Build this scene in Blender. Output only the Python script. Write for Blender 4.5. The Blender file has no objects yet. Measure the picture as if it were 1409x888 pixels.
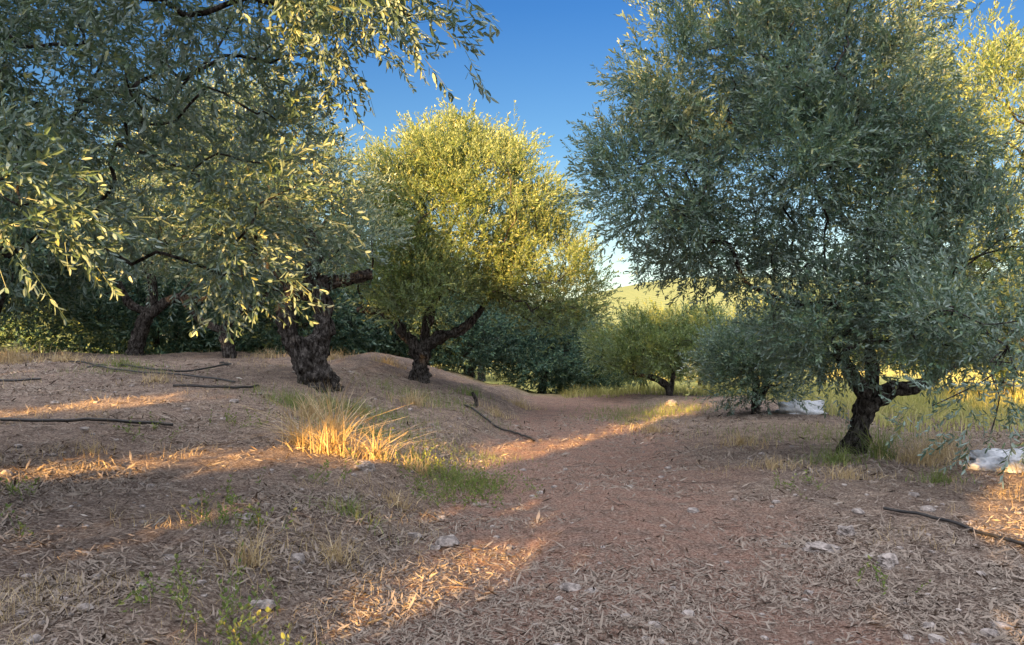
import bpy, math, numpy as np
from mathutils import Vector, noise as mnoise
sc=bpy.context.scene
EL=math.radians(12.0); TAN=math.tan(EL)
A=np.array([.342,.940]); B=np.array([.940,-.342])   # sun travel direction / perpendicular on the ground
# ---------------------------------------------------------------- noise / terrain
_r=np.random.RandomState(7); LAT=_r.rand(256,256)
def vn(x,y):
    x=np.asarray(x,float); y=np.asarray(y,float)
    xi=np.floor(x).astype(int); yi=np.floor(y).astype(int); fx=x-xi; fy=y-yi
    fx=fx*fx*(3-2*fx); fy=fy*fy*(3-2*fy)
    a=LAT[xi%256,yi%256]; b=LAT[(xi+1)%256,yi%256]; c=LAT[xi%256,(yi+1)%256]; d=LAT[(xi+1)%256,(yi+1)%256]
    return (a*(1-fx)+b*fx)*(1-fy)+(c*(1-fx)+d*fx)*fy-.5
def ss(x,a,b):
    t=np.clip((np.asarray(x,float)-a)/(b-a),0,1); return t*t*(3-2*t)
def foot(y):
    y=np.asarray(y,float); return -1.25+.085*np.clip(y,0,40)+.25*vn(y*.5,y*0+3)
def H(x,y):
    x=np.asarray(x,float); y=np.asarray(y,float)
    u=foot(y)-x
    yc=np.clip(y,0,22)
    h=.30*ss(u,-.05,.9)*(1-.5*ss(y,14,24))+.050*yc*ss(u,0,4.6)*(1-ss(y,21,32))
    h=h+.02*vn(x*2,y*2)*2+.035*vn(x*.9+5,y*.9)*2+.13*vn(x*.35,y*.35+9)*ss(np.abs(u),0,3)
    h=h+.030*vn(x*6,y*6)+.05*vn(x*3.1+9,y*3.3)*ss(u,-.1,.3)*(1-ss(u,.7,1.6))
    h=h+.16*vn(x*1.3+2,y*1.1+7)*ss(u,.3,1.5)*ss(y,12,16)
    w=-u
    h=h+.06*ss(w,2.7,3.6)-.04*np.exp(-((w-.8)/.35)**2)-.04*np.exp(-((w-2.3)/.35)**2)
    h=h-1.1*ss(y,22,40)
    h=h+20*ss(y,70,230)*ss(x,-60,60)*(1+.07*np.sin(x*.02+.5))+.5*vn(x*.05,y*.05)*ss(y,40,90)
    h=h+4*ss(y,250,500)-6*ss(-y,60,300)
    return h
# ---------------------------------------------------------------- mesh helper
def build(name,parts,mats,attrs=None,loc=None,link=True):
    vs=[];fs=[];mi=[];sm=[];o=0
    for v,f,m,s in parts:
        vs.append(v);fs.append(f+o);mi.append(np.full(len(f),m));sm.append(np.full(len(f),s));o+=len(v)
    v=np.concatenate(vs).astype(np.float32);f=np.concatenate(fs).astype(np.int32);mi=np.concatenate(mi);sm=np.concatenate(sm)
    me=bpy.data.meshes.new(name); k=f.shape[1]
    me.vertices.add(len(v)); me.vertices.foreach_set("co",v.ravel())
    me.loops.add(f.size); me.loops.foreach_set("vertex_index",f.ravel())
    me.polygons.add(len(f)); me.polygons.foreach_set("loop_start",np.arange(0,f.size,k,dtype=np.int32))
    me.polygons.foreach_set("loop_total",np.full(len(f),k,dtype=np.int32))
    me.polygons.foreach_set("material_index",mi.astype(np.int32)); me.polygons.foreach_set("use_smooth",sm.astype(bool))
    me.update(calc_edges=True)
    for m in mats: me.materials.append(m)
    if attrs:
        for n,a in attrs.items():
            at=me.attributes.new(n,'FLOAT','POINT'); at.data.foreach_set("value",a.astype(np.float32))
    ob=bpy.data.objects.new(name,me)
    if link: sc.collection.objects.link(ob)
    if loc is not None: ob.location=loc
    return ob
# ---------------------------------------------------------------- materials
def mat(name):
    m=bpy.data.materials.new(name); m.use_nodes=True; nt=m.node_tree; nt.nodes.clear()
    return m,nt,nt.nodes,nt.links
def ramp(n,stops):
    r=n.new('ShaderNodeValToRGB'); e=r.color_ramp.elements
    e[0].position=stops[0][0]; e[0].color=(*stops[0][1],1); e[1].position=stops[-1][0]; e[1].color=(*stops[-1][1],1)
    for p,c in stops[1:-1]:
        x=e.new(p); x.color=(*c,1)
    return r
def mixc(n,l,fac,a,b,mode='MIX'):
    m=n.new('ShaderNodeMix'); m.data_type='RGBA'; m.blend_type=mode
    for s,val in ((m.inputs[0],fac),(m.inputs[6],a),(m.inputs[7],b)):
        if hasattr(val,'links'): l.new(val,s)
        elif isinstance(val,tuple): s.default_value=(*val,1)
        else: s.default_value=val
    return m.outputs[2]
def leafmat(name,tops,back,trans=.3,tcol=(.16,.2,.03),gloss=.07):
    m,nt,n,l=mat(name)
    g=n.new('ShaderNodeNewGeometry'); out=n.new('ShaderNodeOutputMaterial'); p=n.new('ShaderNodeBsdfDiffuse')
    r=ramp(n,tops); l.new(g.outputs['Random Per Island'],r.inputs[0])
    c2=mixc(n,l,g.outputs['Backfacing'],r.outputs[0],back)
    l.new(c2,p.inputs[0]); cur=p.outputs[0]
    def add(sh,f):
        nonlocal cur
        mx=n.new('ShaderNodeMixShader'); mx.inputs[0].default_value=f; l.new(cur,mx.inputs[1]); l.new(sh.outputs[0],mx.inputs[2]); cur=mx.outputs[0]
    if trans>0:
        t=n.new('ShaderNodeBsdfTranslucent'); t.inputs[0].default_value=(*tcol,1); add(t,trans)
    if gloss>0:
        gl=n.new('ShaderNodeBsdfGlossy'); gl.inputs['Roughness'].default_value=.4; gl.inputs[0].default_value=(1,1,1,1); add(gl,gloss)
    l.new(cur,out.inputs[0]); return m
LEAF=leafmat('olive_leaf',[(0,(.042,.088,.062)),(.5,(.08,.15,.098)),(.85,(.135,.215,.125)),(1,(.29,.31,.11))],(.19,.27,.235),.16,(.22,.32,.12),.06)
LEAFY=leafmat('olive_leaf_yellow',[(0,(.075,.13,.045)),(.5,(.135,.205,.07)),(.85,(.205,.27,.085)),(1,(.34,.36,.11))],(.22,.29,.17),.2,(.30,.37,.08),.04)  # lighter, yellower leaf colour than the other olives
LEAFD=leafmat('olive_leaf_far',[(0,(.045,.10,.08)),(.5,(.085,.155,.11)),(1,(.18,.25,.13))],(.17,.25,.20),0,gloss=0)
WEED=leafmat('weed_green',[(0,(.10,.17,.05)),(.6,(.20,.26,.08)),(1,(.36,.35,.13))],(.2,.25,.1),.2,(.25,.32,.06),0)
STRAW=leafmat('dry_straw',[(0,(.32,.23,.12)),(.5,(.54,.43,.25)),(1,(.76,.64,.43))],(.50,.39,.24),.2,(.6,.46,.2),0)
MEADOW=leafmat('meadow_grass',[(0,(.32,.34,.11)),(.5,(.50,.48,.18)),(1,(.66,.58,.28))],(.40,.4,.16),.2,(.5,.48,.16),0)
LITTER=leafmat('leaf_litter',[(0,(.05,.04,.035)),(.3,(.15,.112,.092)),(.62,(.30,.24,.195)),(.86,(.48,.42,.36)),(1,(.74,.70,.64))],(.30,.255,.215),.0,gloss=0)
def barkmat():
    m,nt,n,l=mat('olive_bark'); out=n.new('ShaderNodeOutputMaterial'); p=n.new('ShaderNodeBsdfDiffuse')
    tc=n.new('ShaderNodeTexCoord'); mp=n.new('ShaderNodeMapping'); mp.inputs['Scale'].default_value=(1,1,.4); l.new(tc.outputs['Object'],mp.inputs[0])
    nz=n.new('ShaderNodeTexNoise'); nz.inputs['Scale'].default_value=20; nz.inputs['Detail'].default_value=6; nz.inputs['Roughness'].default_value=.7; nz.inputs['Distortion'].default_value=.6; l.new(mp.outputs[0],nz.inputs[0])
    r=ramp(n,[(.36,(.012,.011,.010)),(.48,(.058,.052,.048)),(.58,(.135,.124,.115)),(.72,(.29,.27,.25))]); l.new(nz.outputs[0],r.inputs[0])
    l.new(r.outputs[0],p.inputs[0])
    b=n.new('ShaderNodeBump'); b.inputs['Strength'].default_value=1; b.inputs['Distance'].default_value=.10; l.new(nz.outputs[0],b.inputs['Height']); l.new(b.outputs[0],p.inputs['Normal'])
    l.new(p.outputs[0],out.inputs[0]); return m
BARK=barkmat()
def groundmat():
    m,nt,n,l=mat('grove_soil'); out=n.new('ShaderNodeOutputMaterial'); p=n.new('ShaderNodeBsdfDiffuse')
    tc=n.new('ShaderNodeTexCoord')
    def nz(s,d=4,ro=.6):
        x=n.new('ShaderNodeTexNoise'); x.inputs['Scale'].default_value=s; x.inputs['Detail'].default_value=d; x.inputs['Roughness'].default_value=ro; l.new(tc.outputs['Object'],x.inputs['Vector']); return x.outputs[0]
    fine=nz(42,5,.8); mid=nz(4,5,.7)
    r=ramp(n,[(.34,(.09,.068,.058)),(.46,(.26,.205,.17)),(.56,(.44,.37,.315)),(.68,(.68,.61,.53))]); l.new(fine,r.inputs[0])
    r2=ramp(n,[(.35,(.62,.59,.59)),(.65,(1.15,1.1,1.05))]); l.new(mid,r2.inputs[0])
    soil=mixc(n,l,1.0,r.outputs[0],r2.outputs[0],'MULTIPLY')
    def at(nm):
        a=n.new('ShaderNodeAttribute'); a.attribute_name=nm; return a.outputs['Fac']
    rp=ramp(n,[(.34,(.13,.072,.055)),(.48,(.33,.205,.157)),(.58,(.50,.335,.27)),(.70,(.66,.51,.43))]); l.new(fine,rp.inputs[0])
    mm=n.new('ShaderNodeMath'); mm.operation='MULTIPLY'; l.new(at('path'),mm.inputs[0])
    rb=ramp(n,[(.38,(.3,.3,.3)),(.62,(1,1,1))]); l.new(mid,rb.inputs[0]); l.new(rb.outputs[0],mm.inputs[1])
    c=mixc(n,l,mm.outputs[0],soil,rp.outputs[0])
    rg=ramp(n,[(.3,(.30,.32,.09)),(.5,(.44,.42,.14)),(.7,(.56,.50,.2))]); l.new(mid,rg.inputs[0])
    c=mixc(n,l,at('meadow'),c,rg.outputs[0])
    w=n.new('ShaderNodeTexWave'); w.inputs['Scale'].default_value=.10; w.inputs['Distortion'].default_value=3; w.inputs['Detail'].default_value=3; w.bands_direction='Y'; l.new(tc.outputs['Object'],w.inputs['Vector'])
    rh=ramp(n,[(.3,(.17,.225,.11)),(.7,(.23,.265,.135))]); l.new(w.outputs['Fac'],rh.inputs[0])  # striped hill greens, muted in colour to stand for distance haze
    c=mixc(n,l,at('hill'),c,rh.outputs[0])
    l.new(c,p.inputs[0])
    b=n.new('ShaderNodeBump'); b.inputs['Strength'].default_value=1; b.inputs['Distance'].default_value=.045; l.new(fine,b.inputs['Height']); l.new(b.outputs[0],p.inputs['Normal'])
    l.new(p.outputs[0],out.inputs[0]); return m
SOIL=groundmat()
def simple(name,c1,c2,scale,rough,bump=.02):
    m,nt,n,l=mat(name); out=n.new('ShaderNodeOutputMaterial'); p=n.new('ShaderNodeBsdfPrincipled')
    tc=n.new('ShaderNodeTexCoord'); x=n.new('ShaderNodeTexNoise'); x.inputs['Scale'].default_value=scale; x.inputs['Detail'].default_value=6; l.new(tc.outputs['Object'],x.inputs[0])
    r=ramp(n,[(.35,c1),(.65,c2)]); l.new(x.outputs[0],r.inputs[0]); l.new(r.outputs[0],p.inputs['Base Color']); p.inputs['Roughness'].default_value=rough
    b=n.new('ShaderNodeBump'); b.inputs['Distance'].default_value=bump; l.new(x.outputs[0],b.inputs['Height']); l.new(b.outputs[0],p.inputs['Normal'])
    l.new(p.outputs[0],out.inputs[0]); return m
ROCK=simple('limestone',(.16,.14,.13),(.44,.39,.36),22,.9,.03)
PIPE=simple('black_polythene',(.015,.015,.017),(.045,.042,.04),12,.5,.002)
TARP=simple('white_woven_plastic',(.6,.64,.7),(.82,.84,.88),25,.6,.01)
STICK=simple('dead_wood',(.07,.05,.04),(.22,.16,.13),30,.9,.01)
# ---------------------------------------------------------------- ground sheet
def axis(n,half,k,c): t=np.linspace(-1,1,n); return c+half*np.sinh(k*t)/np.sinh(k)
gx=axis(460,900,7.2,0); gy=axis(560,900,7.0,6)
X,Y=np.meshgrid(gx,gy); Xf=X.ravel();Yf=Y.ravel(); Zf=H(Xf,Yf)
nx=len(gx);ny=len(gy)
i,j=np.meshgrid(np.arange(nx-1),np.arange(ny-1)); q=(j*nx+i).ravel()
F=np.stack([q,q+1,q+1+nx,q+nx],1)
wv=Xf-foot(Yf)
pm=ss(wv+.4*vn(Xf*2,Yf*2),-.35,.25)*(1-ss(wv+.8*vn(Xf*1.5,Yf*1.5),2.5,3.4))*(1-ss(Yf,24,30))*ss(Yf,-30,-10)
md=np.clip(ss(Yf,22,27)+ss(Xf-5.5-.3*(20-Yf),0,4)*ss(Yf,13,17),0,1)
hl=ss(Yf,75,110)
at={'path':pm,'meadow':md,'hill':hl}
build('ground',[(np.stack([Xf,Yf,Zf],1),F,0,True)],[SOIL],at)
ci=Xf[F].mean(1)-foot(Yf[F].mean(1)); cy=Yf[F].mean(1)
sel=(ci>-.15)&(ci<2.95)&(cy>-20)&(cy<30); FP=F[sel]; u,inv=np.unique(FP,return_inverse=True)
build('dirt_path',[(np.stack([Xf[u],Yf[u],Zf[u]+.004],1),inv.reshape(FP.shape),0,True)],[SOIL],{k:a[u] for k,a in at.items()})
# ---------------------------------------------------------------- leaves / twigs
def rotm(d,rng):
    d=d/np.linalg.norm(d,axis=1,keepdims=True)
    a=rng.normal(size=d.shape); x=np.cross(a,d); x/=np.linalg.norm(x,axis=1,keepdims=True); y=np.cross(d,x)
    return np.stack([x,y,d],2)
def twig(rng,L=.27,pairs=7,ll=.075,lw=.018,bend=.10):
    vs=[];fs=[];o=0
    bd=rng.normal(size=2)*bend
    P=lambda t:np.array([bd[0]*t*t*L*3,bd[1]*t*t*L*3,L*t])
    st=[]
    for t in (0,1):
        r=.0022*(1-t*.6)
        for k in range(3):
            a=k*2.094; st.append(P(t)+np.array([math.cos(a)*r,math.sin(a)*r,0]))
    vs+=st
    for k in range(3): fs.append([k,(k+1)%3,3+(k+1)%3,3+k])
    o=6
    for i in range(pairs):
        t=.10+.90*(i+.5)/pairs; az=i*1.57+rng.normal()*.4
        for sd in (0,math.pi):
            if rng.rand()<.05: continue
            a=az+sd+rng.normal()*.25; el=rng.uniform(.5,1.2)*(1-.35*t)
            d=np.array([math.cos(a)*math.sin(el),math.sin(a)*math.sin(el),math.cos(el)])
            w=np.cross(d,np.array([0,0,1.])); w/=np.linalg.norm(w); nn=np.cross(w,d)
            tw=rng.normal()*.6; w2=w*math.cos(tw)+nn*math.sin(tw); nn=np.cross(w2,d)
            l=ll*rng.uniform(.7,1.2)*(1-.25*t); h=lw*.5*rng.uniform(.8,1.2); b=P(t); cv=rng.uniform(-.1,.12)*l
            vs+= [b, b+d*l*.35+w2*h+nn*h*.35, b+d*l*.75+w2*h*.75+nn*(h*.3+cv*.5), b+d*l+nn*cv, b+d*l*.75-w2*h*.75+nn*(h*.3+cv*.5), b+d*l*.35-w2*h+nn*h*.35]
            fs+= [[o,o+1,o+2,o+3],[o,o+3,o+4,o+5]]; o+=6
    return np.array(vs),np.array(fs)
_tr=np.random.RandomState(11)
TW=[twig(_tr) for _ in range(12)]
TWW=[twig(_tr,.16,5,.035,.014,.2) for _ in range(6)]
TWB=[twig(_tr,.27,5,.10,.030,.1) for _ in range(6)]
TWO=[twig(_tr,.27,3,.15,.075,.1) for _ in range(6)]
def place(pos,dirs,scale,rng,T=TW):
    R=rotm(dirs,rng); k=rng.randint(len(T),size=len(pos)); out=[]
    for t in range(len(T)):
        s=np.where(k==t)[0]
        if len(s)==0: continue
        tv,tf=T[t]; V=np.einsum('nij,vj->nvi',R[s],tv)*scale[s][:,None,None]+pos[s][:,None,:]
        Fc=tf[None]+(np.arange(len(s))*len(tv))[:,None,None]
        out.append((V.reshape(-1,3),Fc.reshape(-1,4)))
    return out
def tube(pts,rad,n=6,knob=0,seed=0,flute=0):
    pts=np.array(pts,float); m=len(pts)
    tan=np.gradient(pts,axis=0); tan/=np.linalg.norm(tan,axis=1,keepdims=True)+1e-9
    ref=np.array([1.,0,0]) if abs(tan[0][0])<.8 else np.array([0,1.,0]); V=[]
    for k in range(m):
        x=ref-tan[k]*ref.dot(tan[k]); x/=np.linalg.norm(x)+1e-9; y=np.cross(tan[k],x); ref=x
        for a in np.arange(n)*2*math.pi/n:
            r=rad[k]; d=x*math.cos(a)+y*math.sin(a)
            if knob:
                q=pts[k]+d*r
                r*=1+flute*math.sin(4*a+k*.14+seed)+flute*.5*math.sin(9*a-k*.1)+knob*mnoise.fractal(Vector(q*3.2)+Vector((seed,0,0)),1,2,4)+knob*.7*mnoise.noise(Vector(q*9))+knob*.35*mnoise.noise(Vector(q*23))
            V.append(pts[k]+d*r)
    Fc=[[k*n+a,k*n+(a+1)%n,(k+1)*n+(a+1)%n,(k+1)*n+a] for k in range(m-1) for a in range(n)]
    return np.array(V),np.array(Fc)
def smooth(pts,rad,sub):
    pts=np.array(pts,float); rad=np.array(rad,float)
    P=np.vstack([2*pts[0]-pts[1],pts,2*pts[-1]-pts[-2]]); R=np.concatenate([[rad[0]],rad,[rad[-1]]]); o=[];ro=[]
    for i in range(1,len(P)-2):
        for t in np.arange(sub)/sub:
            c=lambda a,b,c_,d:.5*((2*b)+(-a+c_)*t+(2*a-5*b+4*c_-d)*t*t+(-a+3*b-3*c_+d)*t**3)
            o.append(c(P[i-1],P[i],P[i+1],P[i+2])); ro.append(R[i]*(1-t)+R[i+1]*t)
    o.append(pts[-1]); ro.append(rad[-1]); return np.array(o),np.array(ro)
def wood(stems,knob=.35,flute=.12,n=18,seed=0,sub=12):
    out=[]
    for k,(pts,rad) in enumerate(stems):
        p,r=smooth(pts,rad,sub); out.append(tube(p,r,n,knob,seed+k*7,flute))
    return out
def crown(ells,nb,rng,mind,shell=.35):
    vol=np.array([(e[3]*e[4]*e[5])**.75 for e in ells]); vol/=vol.sum(); C=[];E=[]; tries=0
    while len(C)<nb and tries<nb*60:
        tries+=1; k=rng.choice(len(ells),p=vol); e=np.array(ells[k],float)
        d=rng.normal(size=3); d/=np.linalg.norm(d); r=shell+(1-shell)*rng.rand()**.7
        q=e[:3]+d*r*e[3:6]
        if C and np.min(np.linalg.norm(np.array(C)-q,axis=1))<mind: continue
        C.append(q);E.append(e[:3])
    return np.array(C),np.array(E)
def branches(tips,C,rng,rleaf=.011):
    nodes=[np.array(t[0],float) for t in tips]; par=[-1]*len(nodes); pl=[0.]*len(nodes); nt=len(nodes)
    d0=np.min([np.linalg.norm(C-t,axis=1) for t in nodes],axis=0)
    for q in C[np.argsort(d0)]:
        N=np.array(nodes); d=np.linalg.norm(N-q,axis=1); c=d**1.3+.35*np.array(pl); k=int(np.argmin(c))
        nodes.append(q); par.append(k); pl.append(pl[k]+d[k])
    w=np.zeros(len(nodes))
    for k in range(len(nodes)-1,nt-1,-1):
        w[k]+=1; w[par[k]]+=w[k]
    rad=rleaf*np.maximum(w,1)**.42; out=[]
    for k,t in enumerate(tips): rad[k]=t[1]
    for k in range(nt,len(nodes)):
        a=nodes[par[k]];b=nodes[k];L=np.linalg.norm(b-a); ra=min(rad[par[k]],rad[k]*1.25); rb=rad[k]
        if par[k]<nt: ra=min(rad[par[k]]*.9,rad[k]*1.6)
        m1=a+(b-a)*.33+rng.normal(size=3)*L*.08-np.array([0,0,L*.03]); m2=a+(b-a)*.66+rng.normal(size=3)*L*.08+np.array([0,0,L*.05])
        p,r=smooth([a,m1,m2,b],[ra,ra*.7+rb*.3,ra*.3+rb*.7,rb],2); out.append(tube(p,r,5))
    return out
def tree(name,stems,tips,ells,nb,tpb,seed,lsc=1.,br=.33,up=.45,droop=0,mind=None,filt=None,leaf=None,loc=None,shell=.35,knob=.3,link=True,rl=.008,n=18,T=TW,flute=.1):
    rng=np.random.RandomState(seed); parts=[]
    for v,f in wood(stems,knob,flute,n,seed): parts.append((v,f,1,True))
    C,E=crown(ells,nb,rng,mind or br*.8,shell)
    for v,f in branches(tips,C,rng,rl): parts.append((v,f,1,True))
    cnt=rng.poisson(tpb*rng.uniform(.3,1.7,len(C))); idx=np.repeat(np.arange(len(C)),cnt)
    off=rng.normal(size=(len(idx),3))*br*np.array([1,1,.8])*.58
    pos=C[idx]+off; out=C[idx]-E[idx]; out/=np.linalg.norm(out,axis=1,keepdims=True)+1e-6
    dr=out*.6+off/br*.45+rng.normal(size=off.shape)*.45+np.array([0,0,up-droop]); sc_=lsc*rng.uniform(.75,1.3,len(idx))
    k=pos[:,2]>.12; pos=pos[k];dr=dr[k];sc_=sc_[k]
    if filt is not None:
        dn=dr/np.linalg.norm(dr,axis=1,keepdims=True); k=filt(pos)&filt(pos+dn*(.17*sc_)[:,None])&filt(pos+dn*(.36*sc_)[:,None]); pos=pos[k];dr=dr[k];sc_=sc_[k]
    for v,f in place(pos,dr,sc_,rng,T): parts.append((v,f,0,False))
    return build(name,parts,[leaf or LEAF,BARK],loc=loc,link=link)
def g(x,y): return float(H(x,y))
# --- foreground-left tree (trunk outside the frame, boughs overhanging)
z=g(-6.2,5.6)
tree('olive_tree',[([(-6.2,5.6,z-.2),(-6.1,5.6,z+.6),(-5.7,5.5,z+1.4),(-5.0,5.4,z+2.2)],[.42,.3,.26,.18])],[((-5.0,5.4,z+2.2),.16),((-5.7,5.5,z+1.4),.2)],
 [(-3.7,5.6,4.0,2.2,1.7,1.9),(-1.9,4.7,4.0,1.2,1.0,1.05),(-1.05,4.3,3.85,.75,.6,.65),(-2.8,4.1,2.35,.6,.7,.55),(-1.95,5.3,2.6,.75,.7,.75),(-5.2,5.5,4.2,1.6,1.8,2.0)],
 260,32,21,.92,.27,.1,.25,shell=.2,rl=.006)
# --- twisted two-stemmed old olive
z=g(-3.34,13)
tree('olive_tree',[([(-3.22,13,z-.2),(-3.34,13,z+.10),(-3.54,13,z+.5),(-3.76,13,z+.95),(-3.78,13,z+1.35),(-3.60,13.05,z+1.65)],[.30,.22,.18,.145,.135,.17]),
 ([(-3.20,13,z-.2),(-3.23,13,z+.12),(-3.34,13.05,z+.5),(-3.20,13.1,z+.9),(-3.20,13.1,z+1.3),(-3.38,13.1,z+1.65)],[.30,.23,.21,.155,.145,.18]),
 ([(-3.60,13.05,z+1.5),(-3.35,13.1,z+1.68),(-2.9,13.1,z+1.75),(-2.4,13.2,z+1.9)],[.13,.14,.10,.07]),
 ([(-3.66,13.05,z+1.5),(-3.9,13.1,z+1.85),(-4.4,13.2,z+2.2)],[.15,.12,.08]),([(-3.4,13.1,z+1.5),(-3.35,13.1,z+2.2),(-3.5,13.2,z+2.7)],[.15,.12,.08])],
 [((-2.4,13.2,z+1.9),.06),((-4.4,13.2,z+2.2),.07),((-3.5,13.2,z+2.7),.08)],
 [(-4.2,13.3,4.5,1.8,1.8,1.6),(-5.4,13.5,4.2,1.5,1.6,1.5),(-3.1,12.9,3.5,1.0,1.1,.75)],160,36,31,1.1,.36,.4,0,knob=.5,n=40,flute=.16)
# --- sunlit middle olive
z=g(-2.1,17.5)
tree('olive_tree',[([(-2.1,17.5,z-.2),(-2.08,17.5,z+.3),(-2.02,17.5,z+.75)],[.26,.2,.19]),
 ([(-2.02,17.5,z+.65),(-2.4,17.4,z+1.0),(-2.8,17.4,z+1.5),(-3.5,17.5,z+1.6)],[.14,.11,.09,.06]),
 ([(-2.02,17.5,z+.65),(-1.7,17.5,z+.95),(-1.1,17.5,z+1.15),(-.5,17.6,z+1.9)],[.15,.12,.1,.06]),([(-2.0,17.5,z+.7),(-1.9,17.5,z+1.4),(-1.6,17.5,z+2.1)],[.12,.1,.06])],
 [((-3.5,17.5,z+1.6),.05),((-.5,17.6,z+1.9),.06),((-1.6,17.5,z+2.1),.06)],
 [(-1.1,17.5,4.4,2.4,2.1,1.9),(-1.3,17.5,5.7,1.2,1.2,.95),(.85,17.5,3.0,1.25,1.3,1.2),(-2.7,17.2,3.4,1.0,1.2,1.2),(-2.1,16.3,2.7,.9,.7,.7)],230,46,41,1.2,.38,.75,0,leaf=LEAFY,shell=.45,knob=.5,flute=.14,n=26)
# --- right-hand olive
z=g(4.66,10.6)
tree('olive_tree',[([(4.62,10.6,z-.2),(4.66,10.6,z+.15),(4.78,10.6,z+.45),(4.85,10.6,z+.72)],[.22,.15,.13,.13]),
 ([(4.85,10.6,z+.65),(4.7,10.55,z+.95),(4.4,10.5,z+1.4)],[.11,.09,.07]),
 ([(4.85,10.6,z+.65),(5.15,10.55,z+.88),(5.5,10.5,z+.92),(6.0,10.4,z+1.25)],[.11,.10,.08,.06]),([(4.85,10.6,z+.65),(4.98,10.7,z+1.1),(4.9,10.7,z+1.8)],[.1,.08,.06])],
 [((4.4,10.5,z+1.4),.05),((6.0,10.4,z+1.25),.06),((4.9,10.7,z+1.8),.06)],
 [(3.75,10.3,3.9,2.15,2.0,2.1),(1.85,9.9,3.7,.8,.9,.9),(2.5,10,5.0,1.0,1.1,1.1),(4.0,10.4,5.7,1.6,1.7,1.3),(4.3,9.9,1.8,1.35,1.2,.8),(4.55,7.2,1.4,.7,.7,.95),(5.3,8.8,2.3,1.2,1.2,1.2)],
 290,42,51,1.1,.31,.3,.1,rl=.006,knob=.4,n=26)
# --- lit olive behind on the right
z=g(9,15)
tree('olive_tree',[([(10.9,15,z-.2),(10.7,15,z+.5),(10.2,15,z+1.2)],[.25,.18,.15]),([(10.2,15,z+1.1),(9.6,15,z+1.8)],[.12,.1]),([(10.2,15,z+1.1),(10.4,15,z+1.9)],[.12,.1])],
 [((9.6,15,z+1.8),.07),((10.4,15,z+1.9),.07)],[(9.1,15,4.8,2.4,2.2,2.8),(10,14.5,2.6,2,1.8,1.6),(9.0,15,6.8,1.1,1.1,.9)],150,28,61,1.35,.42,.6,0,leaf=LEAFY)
# --- candelabra tree at back left, and its leaning neighbour
z=g(-9.6,20)
tree('olive_tree',[([(-9.75,20,z-.2),(-9.7,20,z+.3),(-9.5,20,z+.9),(-9.35,20,z+1.2)],[.30,.2,.16,.15]),
 ([(-9.4,20,z+1.1),(-9.9,20,z+1.35),(-10.2,20,z+1.9)],[.13,.1,.07]),([(-9.35,20,z+1.1),(-8.7,20,z+1.5),(-8.0,20,z+1.45),(-7.5,20,z+1.9)],[.14,.11,.08,.06]),([(-9.35,20,z+1.1),(-9.3,20,z+1.8),(-9.5,20,z+2.4)],[.13,.11,.08])],
 [((-10.2,20,z+1.9),.06),((-7.5,20,z+1.9),.05),((-9.5,20,z+2.4),.06)],[(-9.3,20,z+3.4,3.0,2.2,1.3),(-7,20,z+3.0,1.6,1.6,1.0)],120,26,71,1.4,.45,.3,.1)
z=g(-7.2,19.5)
tree('olive_tree',[([(-7.1,19.5,z-.2),(-7.15,19.5,z+.3),(-7.3,19.5,z+.8)],[.2,.15,.13]),([(-7.3,19.5,z+.7),(-7.9,19.5,z+1.0),(-8.4,19.5,z+1.6)],[.11,.09,.06]),([(-7.3,19.5,z+.7),(-6.8,19.5,z+1.2),(-6.4,19.5,z+1.3),(-6.1,19.5,z+1.8)],[.11,.09,.07,.05])],
 [((-8.4,19.5,z+1.6),.05),((-6.1,19.5,z+1.8),.05)],[(-6.4,19.6,z+2.7,1.6,1.5,.9)],60,26,72,1.3,.42,.3,.1)
# --- arched little olive, beyond the path
z=g(4.3,22)
tree('olive_tree',[([(4.5,22,z-.1),(4.4,22,z+.25),(4.05,22,z+.5),(3.5,22,z+.6)],[.12,.09,.08,.06]),([(4.5,22,z+.1),(4.6,22,z+.7)],[.08,.05])],[((3.5,22,z+.6),.05),((4.6,22,z+.7),.05)],
 [(4.0,22,z+1.4,1.9,1.5,.75),(5.2,22.4,z+1.5,1.3,1.3,.9)],90,30,81,1.4,.38,.5,0,leaf=LEAFY,n=10)
z=g(5.0,16)
tree('olive_tree',[([(5.0,16,z-.1),(5.05,16,z+.4),(5.0,16,z+.8)],[.11,.08,.07]),([(5.0,16,z+.1),(5.3,16,z+.6)],[.08,.05])],[((5.0,16,z+.8),.05),((5.3,16,z+.6),.04)],
 [(5.0,16,z+1.1,1.05,1.0,.8)],55,32,82,1.2,.34,.5,0)
# --- background trees : 4 shared meshes
def bgv(seed,ells,nb,leaf):
    o=tree('olive_tree',[([(0,0,-.3),(.05,0,.4),(.1,0,.9)],[.22,.15,.13]),([(.1,0,.8),(.6,.1,1.4)],[.12,.08]),([(.1,0,.8),(-.5,0,1.35)],[.12,.08])],
     [((.6,.1,1.4),.07),((-.5,0,1.35),.07)],ells,nb,30,seed,1.35,.44,.4,0,leaf=leaf,link=False,n=12,T=TWB)
    me=o.data; bpy.data.objects.remove(o); return me
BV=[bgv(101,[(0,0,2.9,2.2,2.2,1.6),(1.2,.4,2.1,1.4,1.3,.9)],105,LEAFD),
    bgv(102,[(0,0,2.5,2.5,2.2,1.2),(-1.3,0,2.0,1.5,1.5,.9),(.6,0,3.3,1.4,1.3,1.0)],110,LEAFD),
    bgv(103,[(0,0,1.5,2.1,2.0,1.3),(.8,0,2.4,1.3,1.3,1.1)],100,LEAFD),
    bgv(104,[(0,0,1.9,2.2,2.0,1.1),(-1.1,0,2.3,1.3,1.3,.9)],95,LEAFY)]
rng=np.random.RandomState(5)
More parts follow.
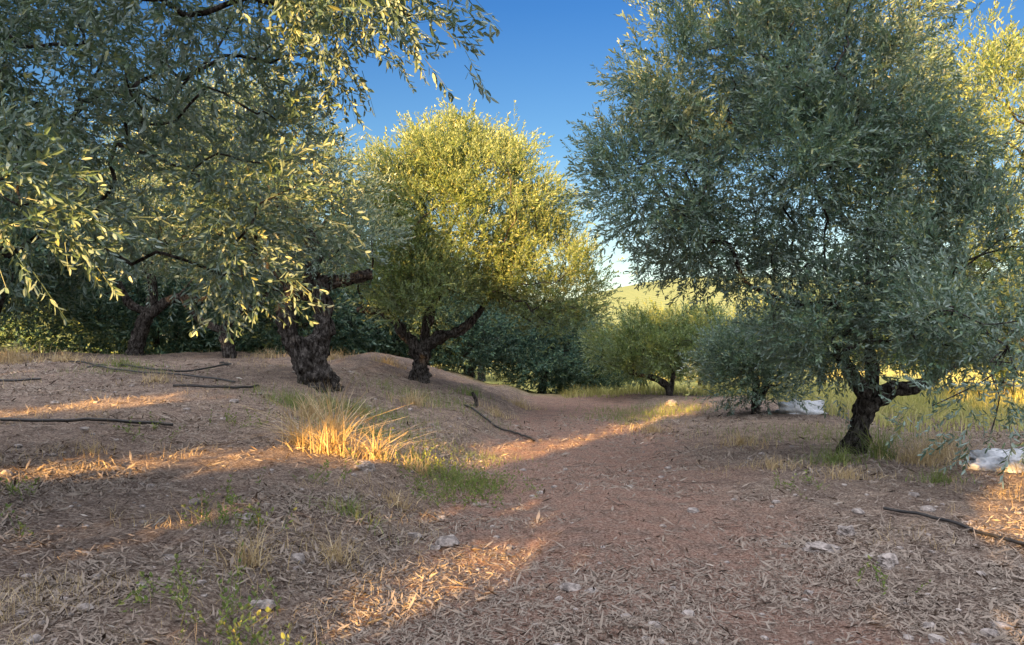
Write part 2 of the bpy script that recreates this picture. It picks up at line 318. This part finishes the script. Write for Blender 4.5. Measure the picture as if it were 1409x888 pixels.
BG=[(-12.6,18.5,0,1.1),(-6.6,24,2,1.2),(-15.5,22,1,1.2),(-12.5,27,2,1.5),(-9.3,29,2,1.5),(-4.2,27,2,1.25),(-1.4,25.5,2,1.0),(1.0,26,2,.85),(2.9,27.5,2,.72),
 (-18,30,2,1.6),(-14,37,1,1.4),(-7,38,0,1.3),(-2,37,0,1.2),(2.0,33,1,.85),(4.4,33,3,.9),
 (-22,40,1,1.5),(6.4,38,3,.9),(10,39,0,.8),(6.8,28,3,.85),(9.2,28,3,.9),(12,30,1,.95),(14.5,27,3,1.05),
 (19,35,1,1.2),(5.0,46,3,1.0),(11,52,1,.85),(17,48,0,1.1),(13,20.5,3,.9),(8,60,3,1.1),(-11,48,1,1.7),(-2,50,1,1.5)]
for (x,y,k,s) in BG:
    o=bpy.data.objects.new('olive_tree',BV[k]); sc.collection.objects.link(o); o.location=(x,y,g(x,y)); o.rotation_euler=(0,0,rng.uniform(0,6.28)); s*=rng.uniform(.94,1.06); o.scale=(s,s,s)
# --- grove behind the camera (casts the long evening shade)
WIN=[(-5.97,5.9,.55,.38,3.0,9.6),(-3.9,8.3,.14,.34,8,13.8),(-2.6,17,.1,.5,15.5,20),(-4.0,4.2,.75,.14,2.8,5.8),(-2.1,4.2,.31,.12,1.0,4.7),(2.1,8.2,.3,.26,6.5,9.6),(-8.6,9,.3,.28,7,11)]  # openings cut in the unseen foliage to shape the sun streaks on the ground
def gaps(P):
    s=P[:,0]*A[0]+P[:,1]*A[1]; p=P[:,0]*B[0]+P[:,1]*B[1]; sg=s+(P[:,2]-.25)/TAN
    k=np.ones(len(P),bool)
    for p0,s0,sl,w,a,b in WIN: k&=~((np.abs(p-(p0+sl*(sg-s0))+.12*np.sin(sg*1.7))<w+.10)&(sg>a-.4)&(sg<b+.4))
    return k
for q,(p,hh) in enumerate([(-22,8),(-18.8,9.5),(-15.6,10),(-12.6,9),(-9.8,7.2),(-7.3,6.8),(-5.0,7.8),(-2.6,9.6),(-.3,10.0),(2.0,9.0),(4.6,6),(7.4,6)]):
    s=-8-(q%2)*.9; x=A[0]*s+B[0]*p; y=A[1]*s+B[1]*p; z=g(x,y)
    tree('olive_tree',[([(x,y,z-.2),(x,y+.05,z+.6),(x+.1,y,z+1.5)],[.3,.2,.15])],[((x+.1,y,z+1.5),.12)],[(x,y,hh*.52,1.7,1.9,hh*.48),(x,y,1.4,1.9,1.6,1.3)],130,30,200+q,1.5,.6,.4,0,filt=gaps,shell=.1,n=10,leaf=LEAFD,T=TWO,rl=.006)
# ---------------------------------------------------------------- grass
def blades(bx,by,h,wid,rng,lean=.6,bz=None):
    N=len(bx); z0=H(bx,by)-.01 if bz is None else bz
    az=rng.uniform(0,6.283,N); ln=np.abs(rng.normal(size=N))*lean; fa=rng.uniform(0,6.283,N); V=[]
    for t in (0,.35,.7,1):
        out=h*ln*t**1.8; zz=h*t*(1-.35*np.minimum(ln,1.6)*t*t*.8); w=wid*(1-t*.9)
        c=np.stack([bx+np.cos(az)*out,by+np.sin(az)*out,z0+zz],1); o=np.stack([np.cos(fa)*w,np.sin(fa)*w,0*w],1)
        V+=[c-o,c+o]
    V=np.stack(V,1).reshape(-1,3); f=np.array([[0,1,3,2],[2,3,5,4],[4,5,7,6]])
    return V,(f[None]+(np.arange(N)*8)[:,None,None]).reshape(-1,4)
def tuft(name,cx,cy,r,n,h,wid,seed,m,lean=.7):
    g_=np.random.RandomState(seed); a=g_.uniform(0,6.283,n); rr=r*np.abs(g_.normal(size=n))*.5
    bx=cx+np.cos(a)*rr; by=cy+np.sin(a)*rr*.8
    v,f=blades(bx,by,h*g_.uniform(.35,1.15,n)*np.exp(-(rr/r)**2*.5),np.full(n,wid),g_,lean); build(name,[(v,f,0,False)],[m])
tuft('dry_grass_tuft',-1.95,8.4,.30,260,.95,.0065,1,STRAW,1.5)
tuft('dry_grass_tuft',-2.35,8.6,.22,130,.7,.006,2,STRAW,1.5)
tuft('dry_grass_tuft',-1.45,8.35,.28,140,.5,.006,3,STRAW,1.5)
tuft('dry_grass_tuft',-1.0,8.5,.35,120,.25,.005,4,STRAW,1.1)
tuft('dry_grass_tuft',-2.75,10.6,.3,120,.45,.006,5,STRAW,1.0)
for k,(x,y,r,n,h) in enumerate([(4.0,9.6,.6,220,.3),(5.0,9.5,.6,260,.42),(3.1,9.2,.5,160,.2),(5.6,10.2,.7,280,.5),(4.7,9.9,.3,180,.55),(5.9,8.6,.5,160,.35),(2.5,14,.6,160,.25),(-1.15,5.1,.35,120,.24),(-1.25,6.0,.4,120,.2),(-1.55,4.6,.3,100,.28),(-1.0,7.0,.3,100,.2),(-5.5,12,.6,120,.25),(-7.5,15,.9,200,.3),(-9.5,16.5,1,250,.35),(-11,17,1.2,400,.5),(-3.9,7.2,.3,60,.2),(-3.2,11.3,.4,120,.3),(-1.7,13.5,.5,160,.35),(3.4,11.5,.6,200,.25),(3.6,8.4,.4,120,.22),(4.5,8.2,.4,120,.25),(-4.3,18.5,.8,160,.3),(-3.0,18.8,.7,140,.3),(-6,19,.9,180,.3),(-.9,17.0,.6,140,.3),(-.3,16,.5,120,.25),(.2,18,.6,140,.3)]):
    tuft('dry_grass_tuft',x,y,r,n,h,.0025+.0003*y,20+k,STRAW if k%4 else WEED,1.1)
g_=np.random.RandomState(77)
def scat(n,y0,y1,half,g_,pw=1.):
    y=y0*(y1/y0)**(g_.rand(n)**pw); x=g_.uniform(-1,1,n)*y*half; return x,y
x,y=scat(42000,2.3,24,.78,g_); w=x-foot(y); k=((vn(x*1.3,y*1.3)+.6*vn(x*5,y*5))>.2)&((w<.05)|(w>2.8)); k|=((w<.05)&(w>-.85)&(g_.rand(len(x))<.3)); x,y=x[k],y[k]
v,f=blades(x,y,g_.uniform(.03,.15,len(x)),np.full(len(x),.0016)*(1+y*.08),g_,1.3); build('dry_grass',[(v,f,0,False)],[STRAW])
gp=[(-.8,8.8,.6,.4,600,.12),(-2.6,11.6,1.2,.6,1300,.2),(-.6,10.4,.7,.8,450,.11),(-1.9,10.0,.8,.4,500,.2),(-1.6,14.5,1.2,1.2,700,.2),(2.3,16.5,.8,1.2,900,.12),(3.4,18,1.4,1.2,1300,.18),(5.4,12.5,1.8,1.2,1200,.16),(-7,14,1.2,.8,300,.15)]
P=[]
for (cx,cy,rx,ry,n,h) in gp:
    a=g_.normal(size=(n,2))*.55; P.append((cx+a[:,0]*rx,cy+a[:,1]*ry,h*g_.uniform(.4,1.2,n)))
bx=np.concatenate([p[0] for p in P]);by=np.concatenate([p[1] for p in P]);bh=np.concatenate([p[2] for p in P])
v,f=blades(bx,by,bh,np.full(len(bx),.004),g_,.8); build('green_grass',[(v,f,0,False)],[WEED])
wx=[];wy=[]
for (cx,cy,r,n) in [(-.75,8.5,.45,140),(-.35,8.7,.3,80),(-.5,7.9,.3,36),(-1.55,3.85,.2,26),(-1.2,3.75,.14,22),(-1.95,5.3,.15,16),(-1.7,5.2,.1,10),(-3.5,5.5,.15,12),(2.4,5.0,.10,8),(2.9,7.9,.2,16),(-2.2,5.9,.1,8),(-1.75,7.0,.2,14),(-.75,7.6,.2,12),(-3.2,9.2,.3,16),(-1.5,4.1,.15,14),(-3.9,8.2,.2,12),(-3.1,4.6,.15,10)]:
    a=g_.normal(size=(n,2))*r*.8; wx.append(cx+a[:,0]);wy.append(cy+a[:,1])
wx=np.concatenate(wx);wy=np.concatenate(wy); pos=np.stack([wx,wy,H(wx,wy)],1); d=g_.normal(size=(len(wx),3))*.45+np.array([0,0,1.])
build('weeds',[(v,f,0,False) for v,f in place(pos,d,g_.uniform(.5,1.3,len(wx)),g_,TWW)],[WEED])
n=30000; my=22+g_.rand(n)**1.4*45; mx=g_.uniform(-.2,.75,n)*my+g_.normal(size=n); k=mx>1.5; 
my=np.concatenate([my[k],g_.uniform(13,22,8000)]); mx=np.concatenate([mx[k],g_.uniform(6.5,16,8000)])
v,f=blades(mx,my,g_.uniform(.12,.38,len(mx)),np.full(len(mx),.012),g_,.5); build('meadow_grass',[(v,f,0,False)],[MEADOW])
# ---------------------------------------------------------------- litter
n=560000; x,y=scat(n,2.2,17,.78,g_,.95); w=x-foot(y)
k=g_.rand(n)<np.clip(.45+1.5*vn(x*.8,y*.8)+1.5*vn(x*3,y*3),.10,1)*np.where((w>.3)&(w<2.4)&(y>4.5),.6,1.); x,y=x[k],y[k]; n=len(x)
L=g_.gamma(2.2,.0062,n)*(1+y*.05); Wd=L*g_.uniform(.05,.17,n)+.0008; az=g_.uniform(0,6.283,n); ti=g_.normal(size=n)*.35; ro=g_.normal(size=n)*.7
c=np.stack([x,y,H(x,y)+.006+L*np.abs(np.sin(ti))*.8],1)
d=np.stack([np.cos(az)*np.cos(ti),np.sin(az)*np.cos(ti),np.sin(ti)],1); s_=np.stack([-np.sin(az)*np.cos(ro),np.cos(az)*np.cos(ro),np.sin(ro)],1)
V=np.stack([c-d*L[:,None],c+s_*Wd[:,None]-d*L[:,None]*.1,c+d*L[:,None],c-s_*Wd[:,None]+d*L[:,None]*.1],1).reshape(-1,3)
build('leaf_litter',[(V,np.arange(n*4).reshape(-1,4),0,False)],[LITTER])
def ico(sub=2):
    import bmesh
    bm=bmesh.new(); bmesh.ops.create_cube(bm,size=1.2); bmesh.ops.subdivide_edges(bm,edges=bm.edges,cuts=sub,use_grid_fill=True)
    v=np.array([q.co[:] for q in bm.verts]); f=np.array([[q.index for q in p.verts] for p in bm.faces]); bm.free()
    nrm=np.linalg.norm(v,axis=1,keepdims=True); return v/nrm*(.75+.25*nrm),f
cv,cf=ico(1); n=1000; x,y=scat(n,2.3,18,.75,g_); parts=[]; sz=g_.gamma(1.5,.009,n)+.005
for k in range(n):
    v=cv*g_.uniform(.75,1.2,cv.shape)*np.array([1.2,1,.6])*sz[k]; a=g_.uniform(0,6.28); ca,sa=math.cos(a),math.sin(a)
    v=np.stack([v[:,0]*ca-v[:,1]*sa+x[k],v[:,0]*sa+v[:,1]*ca+y[k],v[:,2]+g(x[k],y[k])+sz[k]*.15],1); parts.append((v,cf,0,False))
build('pebbles',parts,[ROCK])
rv,rf=ico(7)
def rock(x,y,sx,sy,sz,seed,name='rock',m=ROCK,amp=.45,dz=.2,fr=1.6,smo=False):
    v=np.array([p*(1+amp*mnoise.fractal(Vector(p*fr)+Vector((seed*3.1,0,0)),1,2,4)) for p in rv])*np.array([sx,sy,sz])
    a=seed*1.3; v=np.stack([v[:,0]*math.cos(a)-v[:,1]*math.sin(a),v[:,0]*math.sin(a)+v[:,1]*math.cos(a),v[:,2]],1)
    build(name,[(v+np.array([x,y,g(x,y)+sz*dz]),rf,0,smo)],[m])
for k,(x,y,a,b,c) in enumerate([(-1.45,7.7,.12,.09,.07),(2.35,5.9,.16,.09,.05),(2.6,5.4,.08,.07,.06),(2.75,6.4,.09,.07,.06),(-11.4,18,.28,.2,.16),(-1.9,4.0,.03,.03,.025),(-.6,6.0,.05,.04,.03),(2.3,4.3,.045,.04,.03),(-2.4,5.9,.05,.04,.04),(1.9,3.9,.04,.03,.02),(-4.1,6.3,.06,.05,.04),(5.0,10.5,.1,.08,.06),(3.9,19,.2,.15,.12)]):
    rock(x,y,a,b,c,k+1)
rock(5.95,9.0,.62,.35,.2,31,'white_tarp',TARP,.5,.3,2.6,True)
rock(6.0,16.2,.55,.3,.22,34,'white_tarp',TARP,.5,.3,2.6,True)
# ---------------------------------------------------------------- irrigation pipes / sticks
def pipe(name,pts,r,m,lift=0,sub=8,jit=0):
    p,rr=smooth([(a,b,0) for a,b in pts],[r]*len(pts),sub)
    p[:,2]=H(p[:,0],p[:,1])+r+.012+lift; 
    if jit: p[:,2]+=np.random.RandomState(int(abs(p[0][0]*100))).uniform(0,jit,len(p))
    v,f=tube(p,rr,8); build(name,[(v,f,0,True)],[m])
pipe('irrigation_pipe',[(-6.6,8.6),(-5.2,8.4),(-4.4,8.6),(-3.8,8.7)],.018,PIPE,.012)
pipe('irrigation_pipe',[(-9.5,12.8),(-8.6,12.3),(-7.6,12.5)],.02,PIPE,.015)
pipe('irrigation_pipe',[(-10.2,17),(-8.2,15.5),(-6.6,14.3),(-5.7,14.6),(-5.6,15.4),(-6.1,16.2)],.018,PIPE,.02)
pipe('irrigation_pipe',[(-8.0,14.6),(-6.2,13.4),(-4.4,12.3)],.016,PIPE,.012)
pipe('irrigation_pipe',[(-4.9,11.2),(-4.2,11.6),(-4.0,12.2)],.018,PIPE,.01)
pipe('irrigation_pipe',[(-.9,14.6),(-.3,14.0),(.1,13.2),(.35,12.3)],.018,PIPE,.01)
pipe('irrigation_pipe',[(3.3,6.9),(3.6,6.4),(3.75,5.9),(3.95,5.3),(4.1,4.6)],.014,PIPE,.008)
for k in range(140):
    x=g_.uniform(-4.5,5); y=g_.uniform(2.6,13); a=g_.uniform(0,6.28); l=g_.uniform(.08,.35)
    if k<6: x,y,l=[(-.75,7.0,.7),(-.9,5.9,.5),(-3.1,8.1,.6),(1.0,7.5,.5),(-.55,5.4,.5),(2.0,8.6,.6)][k]
    dx,dy=math.cos(a)*l,math.sin(a)*l*.7
    pipe('fallen_twig',[(x-dx/2,y-dy/2),(x+g_.normal()*.03,y+g_.normal()*.03),(x+dx/2,y+dy/2)],.0025+l*.006,STICK,0,3,.015)
z=g(-.75,15.5); v1=tube(*smooth([(-.75,15.5,z-.1),(-.72,15.5,z+.15),(-.8,15.5,z+.3)],[.07,.05,.03],4),8,.4,3)
build('tree_stump',[(v1[0],v1[1],0,True)],[BARK])
# ---------------------------------------------------------------- light, sky, camera
w=bpy.data.worlds.new('World'); sc.world=w; w.use_nodes=True; nt=w.node_tree; bg=nt.nodes['Background']; n=nt.nodes; l=nt.links
sky=n.new('ShaderNodeTexSky'); sky.sky_type='NISHITA'; sky.sun_disc=False; sky.sun_elevation=EL; sky.sun_rotation=math.atan2(-A[0],-A[1])%(2*math.pi)
sky.air_density=1.0; sky.dust_density=.4; sky.ozone_density=2.5
tc=n.new('ShaderNodeTexCoord'); sx=n.new('ShaderNodeSeparateXYZ'); l.new(tc.outputs['Generated'],sx.inputs[0])
tint=ramp(n,[(0,(1.8,1.55,1.35)),(.12,(1.45,1.3,1.15)),(.24,(.75,.98,1.1)),(.40,(.38,.76,1.16)),(.6,(.32,.68,1.1))]); l.new(sx.outputs['Z'],tint.inputs[0])
c1=mixc(n,l,1.0,sky.outputs[0],tint.outputs[0],'MULTIPLY')
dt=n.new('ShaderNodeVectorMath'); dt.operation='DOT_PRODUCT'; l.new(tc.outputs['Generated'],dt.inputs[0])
fill_dir=Vector((-.20,-.45,.87)).normalized(); dt.inputs[1].default_value=fill_dir
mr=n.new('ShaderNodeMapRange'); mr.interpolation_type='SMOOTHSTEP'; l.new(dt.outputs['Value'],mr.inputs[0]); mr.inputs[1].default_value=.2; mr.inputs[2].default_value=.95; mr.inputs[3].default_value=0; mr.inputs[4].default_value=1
sky_fill=mixc(n,l,mr.outputs[0],(0.,0.,0.),(18.5,17.6,17.4))  # extra glow added to the sky overhead and behind camera, lifts the shade
c2=mixc(n,l,1.0,c1,sky_fill,'ADD')
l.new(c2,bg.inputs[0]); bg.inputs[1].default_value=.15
sd=bpy.data.lights.new('sun','SUN'); sd.energy=22; sd.angle=math.radians(.5); sd.color=(1,.55,.16); so=bpy.data.objects.new('sun',sd); sc.collection.objects.link(so)
so.rotation_euler=Vector((A[0]*math.cos(EL),A[1]*math.cos(EL),-math.sin(EL))).to_track_quat('-Z','Y').to_euler()
cd=bpy.data.cameras.new('camera'); cd.sensor_width=36; cd.lens=27.2; cd.clip_end=4000; cd.clip_start=.05
co=bpy.data.objects.new('camera',cd); sc.collection.objects.link(co); co.location=(0,0,1.6); co.rotation_euler=(math.radians(91.4),0,0); sc.camera=co
sc.view_settings.view_transform='Standard'; sc.view_settings.look='None'; sc.view_settings.exposure=0
